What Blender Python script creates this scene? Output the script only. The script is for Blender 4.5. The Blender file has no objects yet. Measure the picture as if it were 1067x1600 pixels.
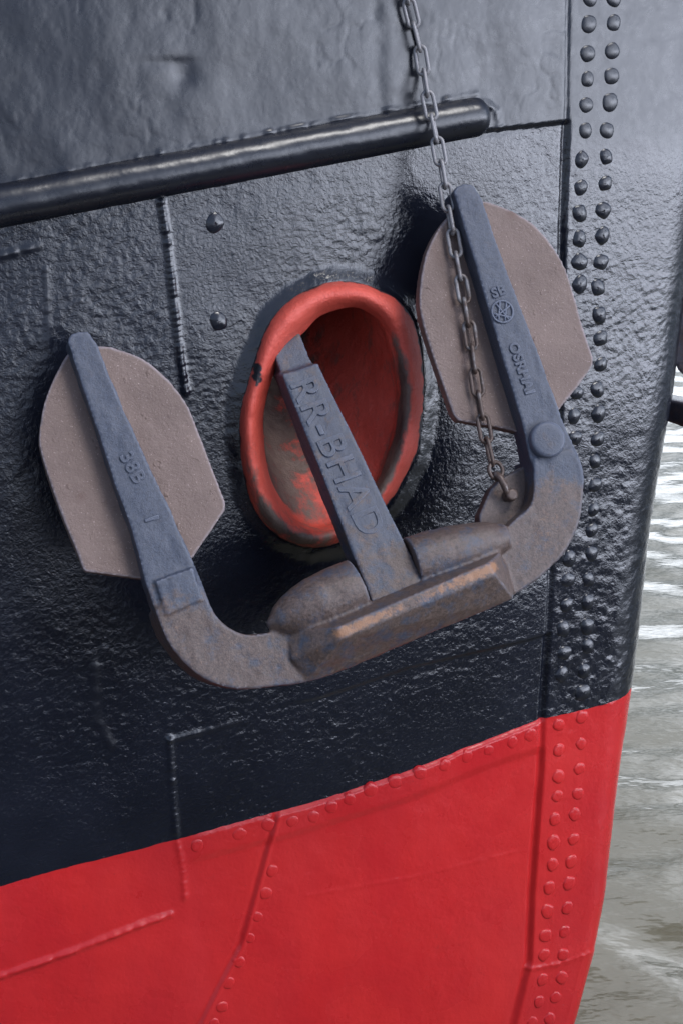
import bpy, bmesh, math, random
import numpy as np
from mathutils import Vector, Matrix
from mathutils.bvhtree import BVHTree

random.seed(7)
rng = np.random.default_rng(11)
scn = bpy.context.scene
COL = scn.collection
R = math.radians

# ------------------------------------------------------------------ camera
CAM = np.array([0.0, 0.0, 2.4]); PITCH = R(16.0); F = 60.0 / 36.0 * 1600.0
cam = bpy.data.cameras.new("camera"); cam.lens = 60; cam.sensor_width = 36; cam.sensor_fit = 'AUTO'
cam.clip_start = 0.05; cam.clip_end = 20000
camo = bpy.data.objects.new("camera", cam); COL.objects.link(camo)
camo.location = CAM; camo.rotation_euler = (math.pi / 2 - PITCH, 0, 0)
scn.camera = camo

# ------------------------------------------------------------------ light
SUN = Vector((0.42, -0.38, 0.86)).normalized()
EL = math.asin(SUN.z); ROT = math.atan2(SUN.x, SUN.y)
sl = bpy.data.lights.new("sun", 'SUN'); sl.energy = 1.5; sl.angle = R(18); sl.color = (1, .985, .965)
so = bpy.data.objects.new("sun", sl); COL.objects.link(so)
so.rotation_euler = SUN.to_track_quat('Z', 'Y').to_euler()
w = bpy.data.worlds.new("World"); scn.world = w; w.use_nodes = True
nt = w.node_tree; nt.nodes.clear()
out = nt.nodes.new('ShaderNodeOutputWorld'); bg = nt.nodes.new('ShaderNodeBackground')
sky = nt.nodes.new('ShaderNodeTexSky'); sky.sky_type = 'NISHITA'; sky.sun_disc = False
sky.sun_elevation = EL; sky.sun_rotation = ROT
bg.inputs['Strength'].default_value = 0.15
tc = nt.nodes.new('ShaderNodeTexCoord')
mp = nt.nodes.new('ShaderNodeMapping'); mp.inputs['Scale'].default_value = (1.3, 1.3, 3.2)
nz = nt.nodes.new('ShaderNodeTexNoise'); nz.inputs['Scale'].default_value = 2.2; nz.inputs['Detail'].default_value = 7
cr = nt.nodes.new('ShaderNodeValToRGB'); cr.color_ramp.elements[0].position = .36; cr.color_ramp.elements[1].position = .56
mx = nt.nodes.new('ShaderNodeMix'); mx.data_type = 'RGBA'
dt = nt.nodes.new('ShaderNodeVectorMath'); dt.operation = 'DOT_PRODUCT'; dt.inputs[1].default_value = (.90, -.42, .06)  # low sky glare added on the right to brighten the hull's reflections
nt.links.new(tc.outputs['Generated'], dt.inputs[0])
gl = nt.nodes.new('ShaderNodeMapRange'); gl.inputs[1].default_value = .77; gl.inputs[2].default_value = 1.0; gl.inputs[3].default_value = 0; gl.inputs[4].default_value = 1
nt.links.new(dt.outputs['Value'], gl.inputs[0])
gc = nt.nodes.new('ShaderNodeMix'); gc.data_type = 'RGBA'; gc.inputs[6].default_value = (4.2, 5.0, 7.0, 1); gc.inputs[7].default_value = (64, 68, 80, 1)
# bright cloud lobe added ahead to lighten the water's reflections
d2 = nt.nodes.new('ShaderNodeVectorMath'); d2.operation = 'DOT_PRODUCT'; d2.inputs[1].default_value = (-.04, .93, .36)
nt.links.new(tc.outputs['Generated'], d2.inputs[0])
g2 = nt.nodes.new('ShaderNodeMapRange'); g2.inputs[1].default_value = .62; g2.inputs[2].default_value = .94; g2.inputs[3].default_value = 0; g2.inputs[4].default_value = 1
nt.links.new(d2.outputs['Value'], g2.inputs[0])
gd_ = nt.nodes.new('ShaderNodeMix'); gd_.data_type = 'RGBA'; gd_.inputs[7].default_value = (42, 44, 48, 1)
nt.links.new(g2.outputs[0], gd_.inputs[0]); nt.links.new(gc.outputs[2], gd_.inputs[6])
nt.links.new(gl.outputs[0], gc.inputs[0]); nt.links.new(gd_.outputs[2], mx.inputs[7])
nt.links.new(tc.outputs['Generated'], mp.inputs[0]); nt.links.new(mp.outputs[0], nz.inputs['Vector'])
sx_ = nt.nodes.new('ShaderNodeSeparateXYZ'); nt.links.new(tc.outputs['Generated'], sx_.inputs[0])
zr = nt.nodes.new('ShaderNodeMapRange'); zr.inputs[1].default_value = .30; zr.inputs[2].default_value = .80; zr.inputs[3].default_value = 1; zr.inputs[4].default_value = .12
cm_ = nt.nodes.new('ShaderNodeMath'); cm_.operation = 'MULTIPLY'
nt.links.new(sx_.outputs[2], zr.inputs[0]); nt.links.new(zr.outputs[0], cm_.inputs[0]); nt.links.new(cr.outputs[0], cm_.inputs[1])
nt.links.new(nz.outputs[0], cr.inputs[0]); nt.links.new(cm_.outputs[0], mx.inputs[0])
nt.links.new(sky.outputs[0], mx.inputs[6]); nt.links.new(mx.outputs[2], bg.inputs[0])
nt.links.new(bg.outputs[0], out.inputs[0])
scn.view_settings.view_transform = 'Standard'; scn.view_settings.look = 'None'
scn.view_settings.exposure = 0.0; scn.view_settings.gamma = 1

# ------------------------------------------------------------------ camera <-> world maths
cp, sp = math.cos(PITCH), math.sin(PITCH)
RIGHT = np.array([1., 0, 0]); UPV = np.array([0, sp, cp]); FWD = np.array([0, cp, -sp])
def ray(u, v):
    u = np.asarray(u, float); v = np.asarray(v, float)
    return FWD + ((u - 533.5) / F)[..., None] * RIGHT - ((v - 800.) / F)[..., None] * UPV
def proj(p):
    q = np.asarray(p) - CAM; z = q @ FWD
    return 533.5 + F * (q @ RIGHT) / z, 800 - F * (q @ UPV) / z

# ------------------------------------------------------------------ hull surface
YAW = R(21); FL = R(-4.0); KC = 0.05; HALF = R(45)
T = np.array([math.cos(YAW), math.sin(YAW), 0]); N0 = np.array([math.sin(YAW), -math.cos(YAW), 0]); Z = np.array([0, 0, 1.])
NRM = N0 * math.cos(FL) - Z * math.sin(FL); W = Z * math.cos(FL) + N0 * math.sin(FL)
P0 = CAM + 3.2 * FWD
def sw(p):
    q = np.asarray(p) - P0
    return q @ T, q @ W
def hp(u, v, off=0.0):                      # point on the (un-rounded) ship side seen at u, v, stood off by off
    r = ray(u, v); den = r @ NRM
    dt = np.zeros(np.shape(den)) + off
    for _ in range(8):
        t = ((P0 - CAM) @ NRM + dt) / den
        p = CAM + t[..., None] * r
        s = (p - P0) @ T
        dt = -KC * s * s + off
    return p
def hn(p):
    s = (np.asarray(p) - P0) @ T
    n = NRM + 2 * KC * np.asarray(s)[..., None] * T
    return n / np.linalg.norm(n, axis=-1, keepdims=True)

# ------------------------------------------------------------------ helpers
def vnoise(x, y, seed=0):
    r = np.random.default_rng(seed); tab = r.random((256, 256)) * 2 - 1
    xi = np.floor(x).astype(int); yi = np.floor(y).astype(int); fx = x - xi; fy = y - yi
    fx = fx * fx * fx * (fx * (fx * 6 - 15) + 10); fy = fy * fy * fy * (fy * (fy * 6 - 15) + 10)
    g = lambda a, b: tab[a % 256, b % 256]
    return (g(xi, yi) * (1 - fx) + g(xi + 1, yi) * fx) * (1 - fy) + (g(xi, yi + 1) * (1 - fx) + g(xi + 1, yi + 1) * fx) * fy
def fbm(x, y, seed=0, o=4):
    s = 0; a = 1; t = 0
    for i in range(o):
        s = s + a * vnoise(x * 2 ** i + 13.7 * i, y * 2 ** i + 5.1 * i, seed + i); t += a; a *= .55
    return s / t
def sstep(a, b, x):
    t = np.clip((x - a) / (b - a), 0, 1); return t * t * (3 - 2 * t)
def pdist(u, v, pts):                       # signed distance (px) to polyline, + on the right-hand side of travel (screen), and arc length
    best = np.full(u.shape, 1e9); sgn = np.zeros(u.shape); arc = np.zeros(u.shape); acc = 0
    for (ax, ay), (bx, by) in zip(pts[:-1], pts[1:]):
        dx, dy = bx - ax, by - ay; L = math.hypot(dx, dy)
        t = np.clip(((u - ax) * dx + (v - ay) * dy) / (L * L), 0, 1)
        ex, ey = u - ax - t * dx, v - ay - t * dy
        d = np.hypot(ex, ey); m = d < best
        best = np.where(m, d, best); sgn = np.where(m, np.sign(dx * ey - dy * ex), sgn); arc = np.where(m, acc + t * L, arc); acc += L
    return best, sgn, arc
def smooth(me, flag=True):
    me.polygons.foreach_set('use_smooth', [flag] * len(me.polygons))
def npmesh(name, verts, faces):
    me = bpy.data.meshes.new(name)
    verts = np.asarray(verts, np.float32); faces = np.asarray(faces, np.int32)
    me.vertices.add(len(verts)); me.vertices.foreach_set('co', verts.ravel())
    k = faces.shape[1]
    me.loops.add(faces.size); me.loops.foreach_set('vertex_index', faces.ravel())
    me.polygons.add(len(faces)); me.polygons.foreach_set('loop_start', np.arange(0, faces.size, k, dtype=np.int32))
    me.polygons.foreach_set('loop_total', np.full(len(faces), k, np.int32))
    me.update(calc_edges=True); smooth(me); return me
def link(name, me, mat=None, parent=None):
    o = bpy.data.objects.new(name, me); COL.objects.link(o)
    if mat: me.materials.clear(); me.materials.append(mat)
    if parent: o.parent = parent
    return o
def empty(name, loc, label, cat, group=None):
    o = bpy.data.objects.new(name, None); COL.objects.link(o); o.location = loc
    o.empty_display_size = .1; o['label'] = label; o['category'] = cat
    if group: o['group'] = group
    return o
def localise(me, loc):
    me.transform(Matrix.Translation(-Vector(loc)))
def attr(me, name, vals):
    a = me.attributes.new(name, 'FLOAT', 'POINT'); a.data.foreach_set('value', np.asarray(vals, np.float32))
def coords(me):
    a = np.empty(len(me.vertices) * 3, np.float32); me.vertices.foreach_get('co', a); return a.reshape(-1, 3).astype(float)
def bm_mesh(name, bm):
    bmesh.ops.recalc_face_normals(bm, faces=bm.faces)
    me = bpy.data.meshes.new(name); bm.to_mesh(me); bm.free(); return me
def prism(bm, front, back):
    vf = [bm.verts.new(p) for p in front]; vb = [bm.verts.new(p) for p in back]; n = len(front)
    bm.faces.new(vf); bm.faces.new(vb[::-1])
    for i in range(n): bm.faces.new((vf[i], vf[(i + 1) % n], vb[(i + 1) % n], vb[i]))
def tube(bm, pts, rad, n=12, cap=True, squash=None):
    pts = [Vector(p) for p in pts]; rings = []
    up = None
    for i, p in enumerate(pts):
        d = (pts[min(i + 1, len(pts) - 1)] - pts[max(i - 1, 0)]).normalized()
        if up is None: up = d.orthogonal().normalized()
        up = (up - up.dot(d) * d).normalized(); sd = d.cross(up)
        r = rad[i] if hasattr(rad, '__len__') else rad
        rings.append([bm.verts.new(p + r * (math.cos(a) * up + math.sin(a) * sd)) for a in [2 * math.pi * k / n for k in range(n)]])
    for a, b in zip(rings[:-1], rings[1:]):
        for k in range(n): bm.faces.new((a[k], a[(k + 1) % n], b[(k + 1) % n], b[k]))
    if cap: bm.faces.new(rings[0][::-1]); bm.faces.new(rings[-1])
def catmull(pts, n, closed=False):
    P = np.array(pts, float); m = len(P); outp = []
    segs = m if closed else m - 1
    for i in range(segs):
        g = lambda k: P[k % m] if closed else P[min(max(k, 0), m - 1)]
        a, b, c, d = g(i - 1), g(i), g(i + 1), g(i + 2)
        for t in np.linspace(0, 1, n, endpoint=False):
            outp.append(.5 * (2 * b + (c - a) * t + (2 * a - 5 * b + 4 * c - d) * t * t + (3 * b - a - 3 * c + d) * t ** 3))
    if not closed: outp.append(P[-1])
    return np.array(outp)
def remeshed(name, bm, voxel, iters=2, disp=0.0, dscale=.03):
    me = bm_mesh(name, bm); o = bpy.data.objects.new('tmp', me); COL.objects.link(o)
    m = o.modifiers.new('r', 'REMESH'); m.mode = 'VOXEL'; m.voxel_size = voxel; m.use_smooth_shade = True
    if iters:
        s = o.modifiers.new('s', 'SMOOTH'); s.factor = .5; s.iterations = iters
    dg = bpy.context.evaluated_depsgraph_get()
    me2 = bpy.data.meshes.new_from_object(o.evaluated_get(dg))
    bpy.data.objects.remove(o); bpy.data.meshes.remove(me)
    me2.name = name
    if disp:
        co = coords(me2); nn = np.empty(len(me2.vertices) * 3, np.float32); me2.vertices.foreach_get('normal', nn); nn = nn.reshape(-1, 3)
        f = fbm(co[:, 0] / dscale + co[:, 1] / dscale * .7, co[:, 2] / dscale - co[:, 1] / dscale * .6, 3, 3)
        co += nn * (f * disp)[:, None]
        me2.vertices.foreach_set('co', co.astype(np.float32).ravel()); me2.update()
    smooth(me2); return me2

# ------------------------------------------------------------------ materials
class M:
    def __init__(s, name):
        s.m = bpy.data.materials.new(name); s.m.use_nodes = True; s.t = s.m.node_tree
        s.b = s.t.nodes['Principled BSDF']; s.pos = s.n('ShaderNodeNewGeometry').outputs['Position']
    def n(s, ty, **kw):
        nd = s.t.nodes.new(ty)
        for k, v in kw.items(): setattr(nd, k, v)
        return nd
    def l(s, a, b): s.t.links.new(a, b)
    def noise(s, scale, detail=4, rough=.55, stretch=None, dist=0):
        nd = s.n('ShaderNodeTexNoise'); nd.inputs['Scale'].default_value = scale; nd.inputs['Detail'].default_value = detail
        nd.inputs['Roughness'].default_value = rough; nd.inputs['Distortion'].default_value = dist
        v = s.pos
        if stretch:
            mp = s.n('ShaderNodeMapping'); mp.inputs['Scale'].default_value = stretch; s.l(v, mp.inputs[0]); v = mp.outputs[0]
        s.l(v, nd.inputs['Vector']); return nd.outputs[0]
    def ramp(s, x, a, b, lo=0., hi=1.):
        nd = s.n('ShaderNodeMapRange'); nd.inputs[1].default_value = a; nd.inputs[2].default_value = b
        nd.inputs[3].default_value = lo; nd.inputs[4].default_value = hi; s.l(x, nd.inputs[0]); return nd.outputs[0]
    def attr(s, name):
        nd = s.n('ShaderNodeAttribute'); nd.attribute_name = name; return nd.outputs['Fac']
    def math(s, op, a, b):
        nd = s.n('ShaderNodeMath', operation=op)
        for i, x in enumerate((a, b)):
            if isinstance(x, (int, float)): nd.inputs[i].default_value = x
            else: s.l(x, nd.inputs[i])
        return nd.outputs[0]
    def mix(s, f, a, b):
        nd = s.n('ShaderNodeMix'); nd.data_type = 'RGBA'
        for i, x in ((0, f), (6, a), (7, b)):
            if isinstance(x, tuple): nd.inputs[i].default_value = (*x, 1)
            elif isinstance(x, (int, float)): nd.inputs[i].default_value = x
            else: s.l(x, nd.inputs[i])
        return nd.outputs[2]
    def col(s, x):
        if isinstance(x, tuple): s.b.inputs['Base Color'].default_value = (*x, 1)
        else: s.l(x, s.b.inputs['Base Color'])
    def rough(s, x):
        if isinstance(x, (int, float)): s.b.inputs['Roughness'].default_value = x
        else: s.l(x, s.b.inputs['Roughness'])
    def bump(s, *hs):                       # (height, strength, distance) ...
        prev = None
        for h, st, d in hs:
            bp = s.n('ShaderNodeBump'); bp.inputs['Strength'].default_value = st; bp.inputs['Distance'].default_value = d
            s.l(h, bp.inputs['Height'])
            if prev: s.l(prev, bp.inputs['Normal'])
            prev = bp.outputs[0]
        s.l(prev, s.b.inputs['Normal'])

def black_paint():
    m = M('black_paint'); sm = m.attr('smoothzone')
    n1 = m.noise(6, 5); n2 = m.noise(45, 3)
    c = m.mix(m.ramp(n1, .35, .7), (.0055, .007, .0125), (.0095, .0115, .019))
    m.col(c)
    m.rough(m.math('ADD', m.ramp(n2, .3, .7, .07, .14), m.ramp(sm, 0, 1, 0, .18)))
    m.b.inputs['Specular IOR Level'].default_value = .6
    lump = m.noise(160, 3, .6, dist=.4); fine = m.noise(330, 2)
    amt = m.ramp(sm, 0, 1, 1, .10)
    m.bump((m.math('MULTIPLY', lump, amt), .26, .0032), (m.math('MULTIPLY', fine, amt), .18, .0012), (m.noise(9, 4), .25, .012))
    return m.m
def red_paint():
    m = M('red_paint'); n1 = m.noise(5, 6); n2 = m.noise(150, 4)
    c = m.mix(m.ramp(n1, .3, .7), (.43, .013, .017), (.53, .021, .020))
    spots = m.ramp(m.noise(40, 7, .75), .60, .74)
    c = m.mix(m.math('MULTIPLY', spots, m.ramp(m.noise(3.2, 3), .42, .68, .05, .6)), c, (.20, .02, .024))
    c = m.mix(m.ramp(m.noise(420, 2), .70, .76), c, (.16, .02, .022))
    c = m.mix(m.ramp(m.noise(2.2, 6, .65, stretch=(1, 1, .35)), .5, .75, 0, .35), c, (.30, .020, .030))
    m.col(c); m.rough(m.ramp(n1, .3, .7, .22, .34)); m.b.inputs['Specular IOR Level'].default_value = .36
    m.bump((n2, .25, .0022), (m.noise(14, 4), .25, .008))
    return m.m
def hawse_paint():
    m = M('hawse_red_paint'); sc = m.attr('scrape_shade')
    n = m.noise(30, 8, .72, dist=.15, stretch=(1, 1, .55))
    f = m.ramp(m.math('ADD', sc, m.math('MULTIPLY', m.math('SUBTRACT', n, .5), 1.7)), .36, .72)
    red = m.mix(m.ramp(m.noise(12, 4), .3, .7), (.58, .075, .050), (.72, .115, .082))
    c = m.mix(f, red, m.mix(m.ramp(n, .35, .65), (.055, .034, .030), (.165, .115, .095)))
    c = m.mix(m.attr('patch'), c, (.012, .013, .018))
    m.col(c); m.rough(m.ramp(f, 0, 1, .42, .55))
    m.bump((m.noise(55, 6, .7), .7, .007), (m.noise(260, 3), .4, .0018))
    return m.m
def steel(name, cblue, cbrown, rust=(.30, .155, .085), rough=.40):
    m = M(name); wv = m.attr('wear'); rv = m.attr('rust')
    n = m.noise(34, 8, .74); n2 = m.noise(190, 5, .7)
    f = m.ramp(m.math('ADD', wv, m.math('MULTIPLY', m.math('SUBTRACT', n, .5), 2.0)), .35, .65)
    blue = m.mix(m.ramp(n2, .32, .68), tuple(x * .72 for x in cblue), tuple(x * 1.28 for x in cblue))
    brown = m.mix(m.ramp(n2, .32, .68), tuple(x * .55 for x in cbrown), tuple(x * 1.4 for x in cbrown))
    c = m.mix(f, blue, brown)
    g = m.ramp(m.math('ADD', rv, m.math('MULTIPLY', m.math('SUBTRACT', m.noise(85, 7, .78), .5), 2.2)), .40, .80)
    c = m.mix(g, c, rust)
    fl = m.ramp(m.noise(75, 5, .75), .60, .70); c = m.mix(m.math('MULTIPLY', fl, m.ramp(wv, .1, .6, .15, .75)), c, m.mix(m.noise(31, 2), tuple(x * .8 for x in cblue), rust))
    pt = m.n('ShaderNodeNewGeometry').outputs['Pointiness']
    c = m.mix(m.ramp(pt, .515, .57, 0, .65), c, tuple(min(1, x * 2.0 + .03) for x in cblue)); m.col(c)
    m.rough(m.ramp(n2, .3, .7, rough - .1, rough + .12))
    m.b.inputs['Specular IOR Level'].default_value = .5
    m.bump((n, .35, .005), (m.noise(300, 4, .7), .45, .0018))
    return m.m
def fluke_paint():
    m = M('brown_primer'); n = m.noise(9, 6, .6); n2 = m.noise(230, 4, .7)
    c = m.mix(m.ramp(n, .3, .7), (.135, .090, .075), (.195, .135, .114))
    c = m.mix(m.ramp(m.noise(330, 3), .64, .74), c, (.42, .32, .29))
    pt = m.n('ShaderNodeNewGeometry').outputs['Pointiness']
    c = m.mix(m.ramp(pt, .515, .57, 0, .7), c, (.42, .38, .42))
    c = m.mix(m.attr('stain_shadow'), c, (.12, .065, .05))
    m.col(c); m.rough(.5); m.bump((n2, .6, .0028), (m.noise(60, 5, .6), .4, .005), (m.ramp(m.noise(42, 3), .66, .74), .5, .003))
    return m.m
def chain_steel():
    m = M('galvanised_chain'); z = m.n('ShaderNodeSeparateXYZ'); m.l(m.pos, z.inputs[0])
    f = m.ramp(z.outputs[2], 2.15, 1.75)
    n = m.noise(45, 4)
    f = m.ramp(m.math('ADD', f, m.math('MULTIPLY', m.math('SUBTRACT', n, .5), 2.2)), .35, .8)
    c = m.mix(f, (.25, .24, .245), (.095, .066, .055)); m.col(c); m.rough(.45); m.b.inputs['Metallic'].default_value = .25
    m.bump((m.noise(300, 3), .4, .001)); return m.m
def water_mat():
    m = M('river_water'); m.col((.12, .11, .065)); m.rough(.05)
    m.b.inputs['IOR'].default_value = 1.33
    m.bump((m.noise(5, 4, .55, stretch=(.6, 1, 1)), .14, .05)); return m.m
def stone_mat():
    m = M('quay_stone'); c = m.mix(m.ramp(m.noise(1.2, 8), .3, .7), (.07, .066, .06), (.13, .125, .115)); m.col(c); m.rough(.8)
    m.bump((m.noise(20, 6), .5, .02)); return m.m
MB, MR, MH = black_paint(), red_paint(), hawse_paint()
MARM = steel('blue_grey_steel', (.056, .065, .092), (.100, .070, .060))
MSH = MARM; MF = fluke_paint(); MC = chain_steel(); MWA = water_mat(); MQ = stone_mat()
MDK = steel('dark_rusty_steel', (.03, .03, .045), (.05, .035, .035))

# ------------------------------------------------------------------ hull mesh
EDGE = [(-60, 1402), (0, 1385), (80, 1362), (155, 1343), (230, 1325), (281, 1311), (422, 1272), (500, 1251), (640, 1204), (740, 1164), (848, 1122), (976, 1090)]
eu, ev = np.array([e[0] for e in EDGE], float), np.array([e[1] for e in EDGE], float)
es, ew = sw(hp(eu, ev))
def wb(s):
    s = np.asarray(s, float); r = np.interp(s, es, ew)
    r = np.where(s < es[0], ew[0] + (s - es[0]) * .12, r)
    return np.where(s > es[-1], ew[-1] + .10 * (1 - np.exp(-(s - es[-1]) * 2)), r)
CONT = [(-900, 1270), (0, 1127), (250, 1095), (443, 1067), (615, 1044), (681, 1032), (737, 1023), (842, 1005), (972, 992), (1088, 978), (1184, 964), (1320, 948), (1396, 940), (1484, 922), (1600, 892), (2400, 640)]
cv, cu = np.array([c[0] for c in CONT], float), np.array([c[1] for c in CONT], float)
GD = .0034
g = np.concatenate([np.linspace(-1.0, -.56, 8), np.arange(-.55, 1.62, GD), np.linspace(1.63, 2.1, 12)])
v_guess = np.clip(1120 - g / .0012, -900, 2400)
RAD = np.interp(v_guess, [0, 1000, 1600, 2000], [.15, .13, .05, .04])
TURN = 2 * (math.pi / 2 - HALF)
def arcpt(se, rad, turn):                   # (s, d, tangent angle) after rounding by "turn" from the flat side
    th0 = np.arctan(-2 * KC * se)
    s_ = se + rad * (np.sin(turn - th0) + np.sin(th0)); d_ = -KC * se * se - rad * (np.cos(th0) - np.cos(turn - th0))
    return s_, d_, turn - th0
se = np.full(g.shape, .5)
for it in range(25):
    best = np.full(g.shape, -1e9); bv = np.zeros(g.shape)
    for tu in np.linspace(.2, TURN, 40):
        s_, d_, _ = arcpt(se, RAD, tu)
        ww = wb(s_) + g
        p = P0 + s_[:, None] * T + ww[:, None] * W + d_[:, None] * NRM
        u_, v_ = proj(p); m = u_ > best; best = np.where(m, u_, best); bv = np.where(m, v_, bv)
    se = se + .8 * (np.interp(bv, cv, cu) - best) * .0012
# columns
cL = np.concatenate([-np.geomspace(4.5, .80, 26)[:-1], []])
nf = 400; na = 64; nb = 14
cols_s, cols_d, cols_th = [], [], []
for s_ in cL:
    cols_s.append(np.full(g.shape, s_)); cols_d.append(-KC * cols_s[-1] ** 2); cols_th.append(np.arctan(2 * KC * cols_s[-1]))
for f in np.linspace(0, 1, nf):
    s_ = -.80 + (se + .80) * f
    cols_s.append(s_); cols_d.append(-KC * s_ ** 2); cols_th.append(np.arctan(2 * KC * s_))
for f in np.linspace(0, 1, na + 1)[1:]:
    s_, d_, th = arcpt(se, RAD, f * TURN); cols_s.append(s_); cols_d.append(d_); cols_th.append(th)
s1, d1, th1 = arcpt(se, RAD, TURN)
for L in np.geomspace(.01, 3.0, nb):
    cols_s.append(s1 + L * np.cos(th1)); cols_d.append(d1 - L * np.sin(th1)); cols_th.append(th1)
S = np.array(cols_s).T; D = np.array(cols_d).T; TH = np.array(cols_th).T      # rows x cols
nr, nc = S.shape
WW = wb(np.minimum(S, se[:, None] + RAD[:, None])) + g[:, None]
WW = WW + .0022 * fbm(S / .035, S * 0 + .5, 303, 4) * np.exp(-(g / .05) ** 2)[:, None]
BASE = P0 + S[..., None] * T + WW[..., None] * W + D[..., None] * NRM
HN = np.cos(TH)[..., None] * NRM + np.sin(TH)[..., None] * T
PU, PV = proj(BASE.reshape(-1, 3)); PU = PU.reshape(nr, nc); PV = PV.reshape(nr, nc)
SEAM = [(887, -200), (887, 0), (885, 190), (880, 330), (874, 640), (862, 850), (856, 990), (847, 1120), (845, 1200), (838, 1292), (831, 1392), (826, 1500), (800, 1600), (760, 1720)]
RAILTOP = [(-200, 318), (0, 290), (740, 152), (765, 205), (885, 190)]
disp = np.zeros((nr, nc))
front = (np.arange(nc) < len(cL) + nf + na)[None, :]
u, v = PU, PV
d, sg, ar = pdist(u, v, SEAM); x = -sg * d                                     # + right of the seam
rightof = sstep(-1.5, 2.5, x)
disp += .008 * rightof - .004 * np.exp(-((x + 3.5) / 3.0) ** 2)
left = 1 - rightof
lapl = [(-300, 330), (0, 312), (752, 205), (886, 190)]
d, sg, ar = pdist(u, v, lapl); y = -sg * d                                    # + above
disp += .007 * sstep(-2, 2, y) * left
# red plate stands proud of the black one above, its top edge on the paint line
gup = g[:, None] + np.zeros((1, nc))
rng_u = sstep(283, 330, u) * left
disp += .0022 * (1 - sstep(-.0055, -.0005, gup)) * rng_u
d, sg, ar = pdist(u, v, [(285, 1352), (437, 1312), (640, 1250), (760, 1200), (846, 1172)])
disp -= .005 * sstep(-10, 6, sg * d) * rng_u * (d < 5000)
d, sg, ar = pdist(u, v, [(437, 1268), (405, 1390), (380, 1480), (345, 1545), (312, 1610), (280, 1700)])
below = sstep(.0, -.008, gup)
disp += .003 * sstep(-5, 5, -sg * d) * below * left + (.0035 * np.exp(-(d / 3.5) ** 2) - .003 * np.exp(-((sg * d - 6) / 3.0) ** 2)) * below
d, sg, ar = pdist(u, v, [(380, 1115), (500, 1090), (634, 1044), (822, 1000), (852, 991)])
disp += .006 * sstep(-2, 2, -sg * d) * (d < 160) * sstep(160, 60, d) * left * sstep(420, 560, u)
BEADS = []
def bead(pts, amp, wid, step=9, var=.4):
    global disp
    d, sg, ar = pdist(u, v, pts)
    k = 1 - var + var * (.5 + .5 * np.sin(ar * 2 * math.pi / step + 2 * vnoise(ar / 15, ar * 0, 5))) + .35 * vnoise(ar / 11, ar * 0 + 3, 9)
    disp += amp * k * np.exp(-(d / wid) ** 2)
    BEADS.append(np.exp(-(d / (wid * 1.3)) ** 2))
bead([(253, 315), (262, 370), (272, 460), (283, 560), (291, 612)], .0070, 4.2)
bead([(266, 1155), (271, 1230), (277, 1310), (287, 1360), (290, 1402)], .0038, 4.5)
bead([(266, 1157), (370, 1128)], .0022, 4)
bead([(-60, 1546), (0, 1526), (110, 1487), (200, 1452), (268, 1429)], .0058, 4.2, 40, .15)
bead([(820, 1512), (870, 1503), (922, 1486)], .0028, 3, 12)
bead([(480, 1400), (640, 1372), (810, 1330)], .0008, 2.2, 17)
bead([(72, 420), (78, 540)], .0016, 3.5)
bead([(150, 1040), (152, 1120), (175, 1165)], .0016, 7, 30, .2)
bead([(-20, 405), (60, 385)], .003, 6, 20, .3)
# dents and wrinkles of the old upper plate
px, py = S / .001, WW / .001
sc = lambda k: (S / k, WW / k)
up_zone = sstep(-14, 4, y) * left
sm = np.clip(np.maximum(up_zone, sstep(0, -8, gup * 1000)), 0, 1)
stem_smooth = rightof * sstep(300, 180, v); sm = np.maximum(sm, stem_smooth)
a, b = S / .16 + .3 * WW / .2, WW / .26
disp += up_zone * (.0034 * fbm(a, b, 21, 2) + .0005 * fbm(S / .03, WW / .06, 31, 3) - .0006 * np.clip(.10 - np.abs(fbm(S / .035 + .4 * WW / .05, WW / .06, 33, 2)), 0, 1) / .10 * np.clip(fbm(S / .12, WW / .12, 35, 2) * 2.5, 0, 1))
disp -= .0045 * np.exp(-((u - 287) ** 2 + (v - 118) ** 2) / 22. ** 2) * up_zone
disp -= .0015 * np.exp(-((u - 262) ** 2 / 45. ** 2 + (v - 98) ** 2 / 9. ** 2)) * up_zone
d, sg, ar = pdist(u, v, [(590, -60), (596, 60), (601, 170)])
disp += up_zone * (.0016 * np.exp(-((sg * d + 9) / 14.) ** 2) - .0018 * np.exp(-((sg * d - 10) / 12.) ** 2)) * (.6 + .4 * vnoise(WW / .03, WW / .5, 12))
d, sg, ar = pdist(u, v, [(752, 160), (772, 172), (778, 200)])
disp += .004 * np.exp(-(d / 5.) ** 2) * (.6 + .4 * vnoise(S / .006, WW / .006, 77))
d, sg, ar = pdist(u, v, [(-100, 303), (0, 286), (740, 147)])
disp += .0028 * np.exp(-(d / 4.) ** 2) * (.3 + .9 * np.clip(fbm(S / .02, WW / .02, 78, 2) * 2, 0, 1))
sm = np.maximum(sm, .8 * np.max(BEADS, 0)); rough = (1 - sm)
f1 = fbm(S / .013, WW / .012, 41, 2); f2 = vnoise(S / .0080, WW / .0060, 51)
pit = fbm(S / .25, WW / .25, 61, 3)
amp = np.clip(.68 + 2.0 * pit, .10, 1.6)
disp += rough * amp * (.00022 * f1 + .00032 * f2)
stem_rough = rightof * sstep(560, 800, v) * (gup > 0)
disp += stem_rough * (.0014 * fbm(S / .020, WW / .017, 71, 3))
disp += sstep(0, -8, gup * 1000) * (.0010 * fbm(S / .05, WW / .05, 81, 3) + .0010 * np.clip(vnoise(S / .006, WW / .006, 91) - .55, 0, 1) * np.clip(pit + .5 + 1.2 * np.exp(gup / .03), 0, 2))
disp += .0035 * fbm(S / .28, WW / .35, 101, 2)
disp *= front
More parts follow.
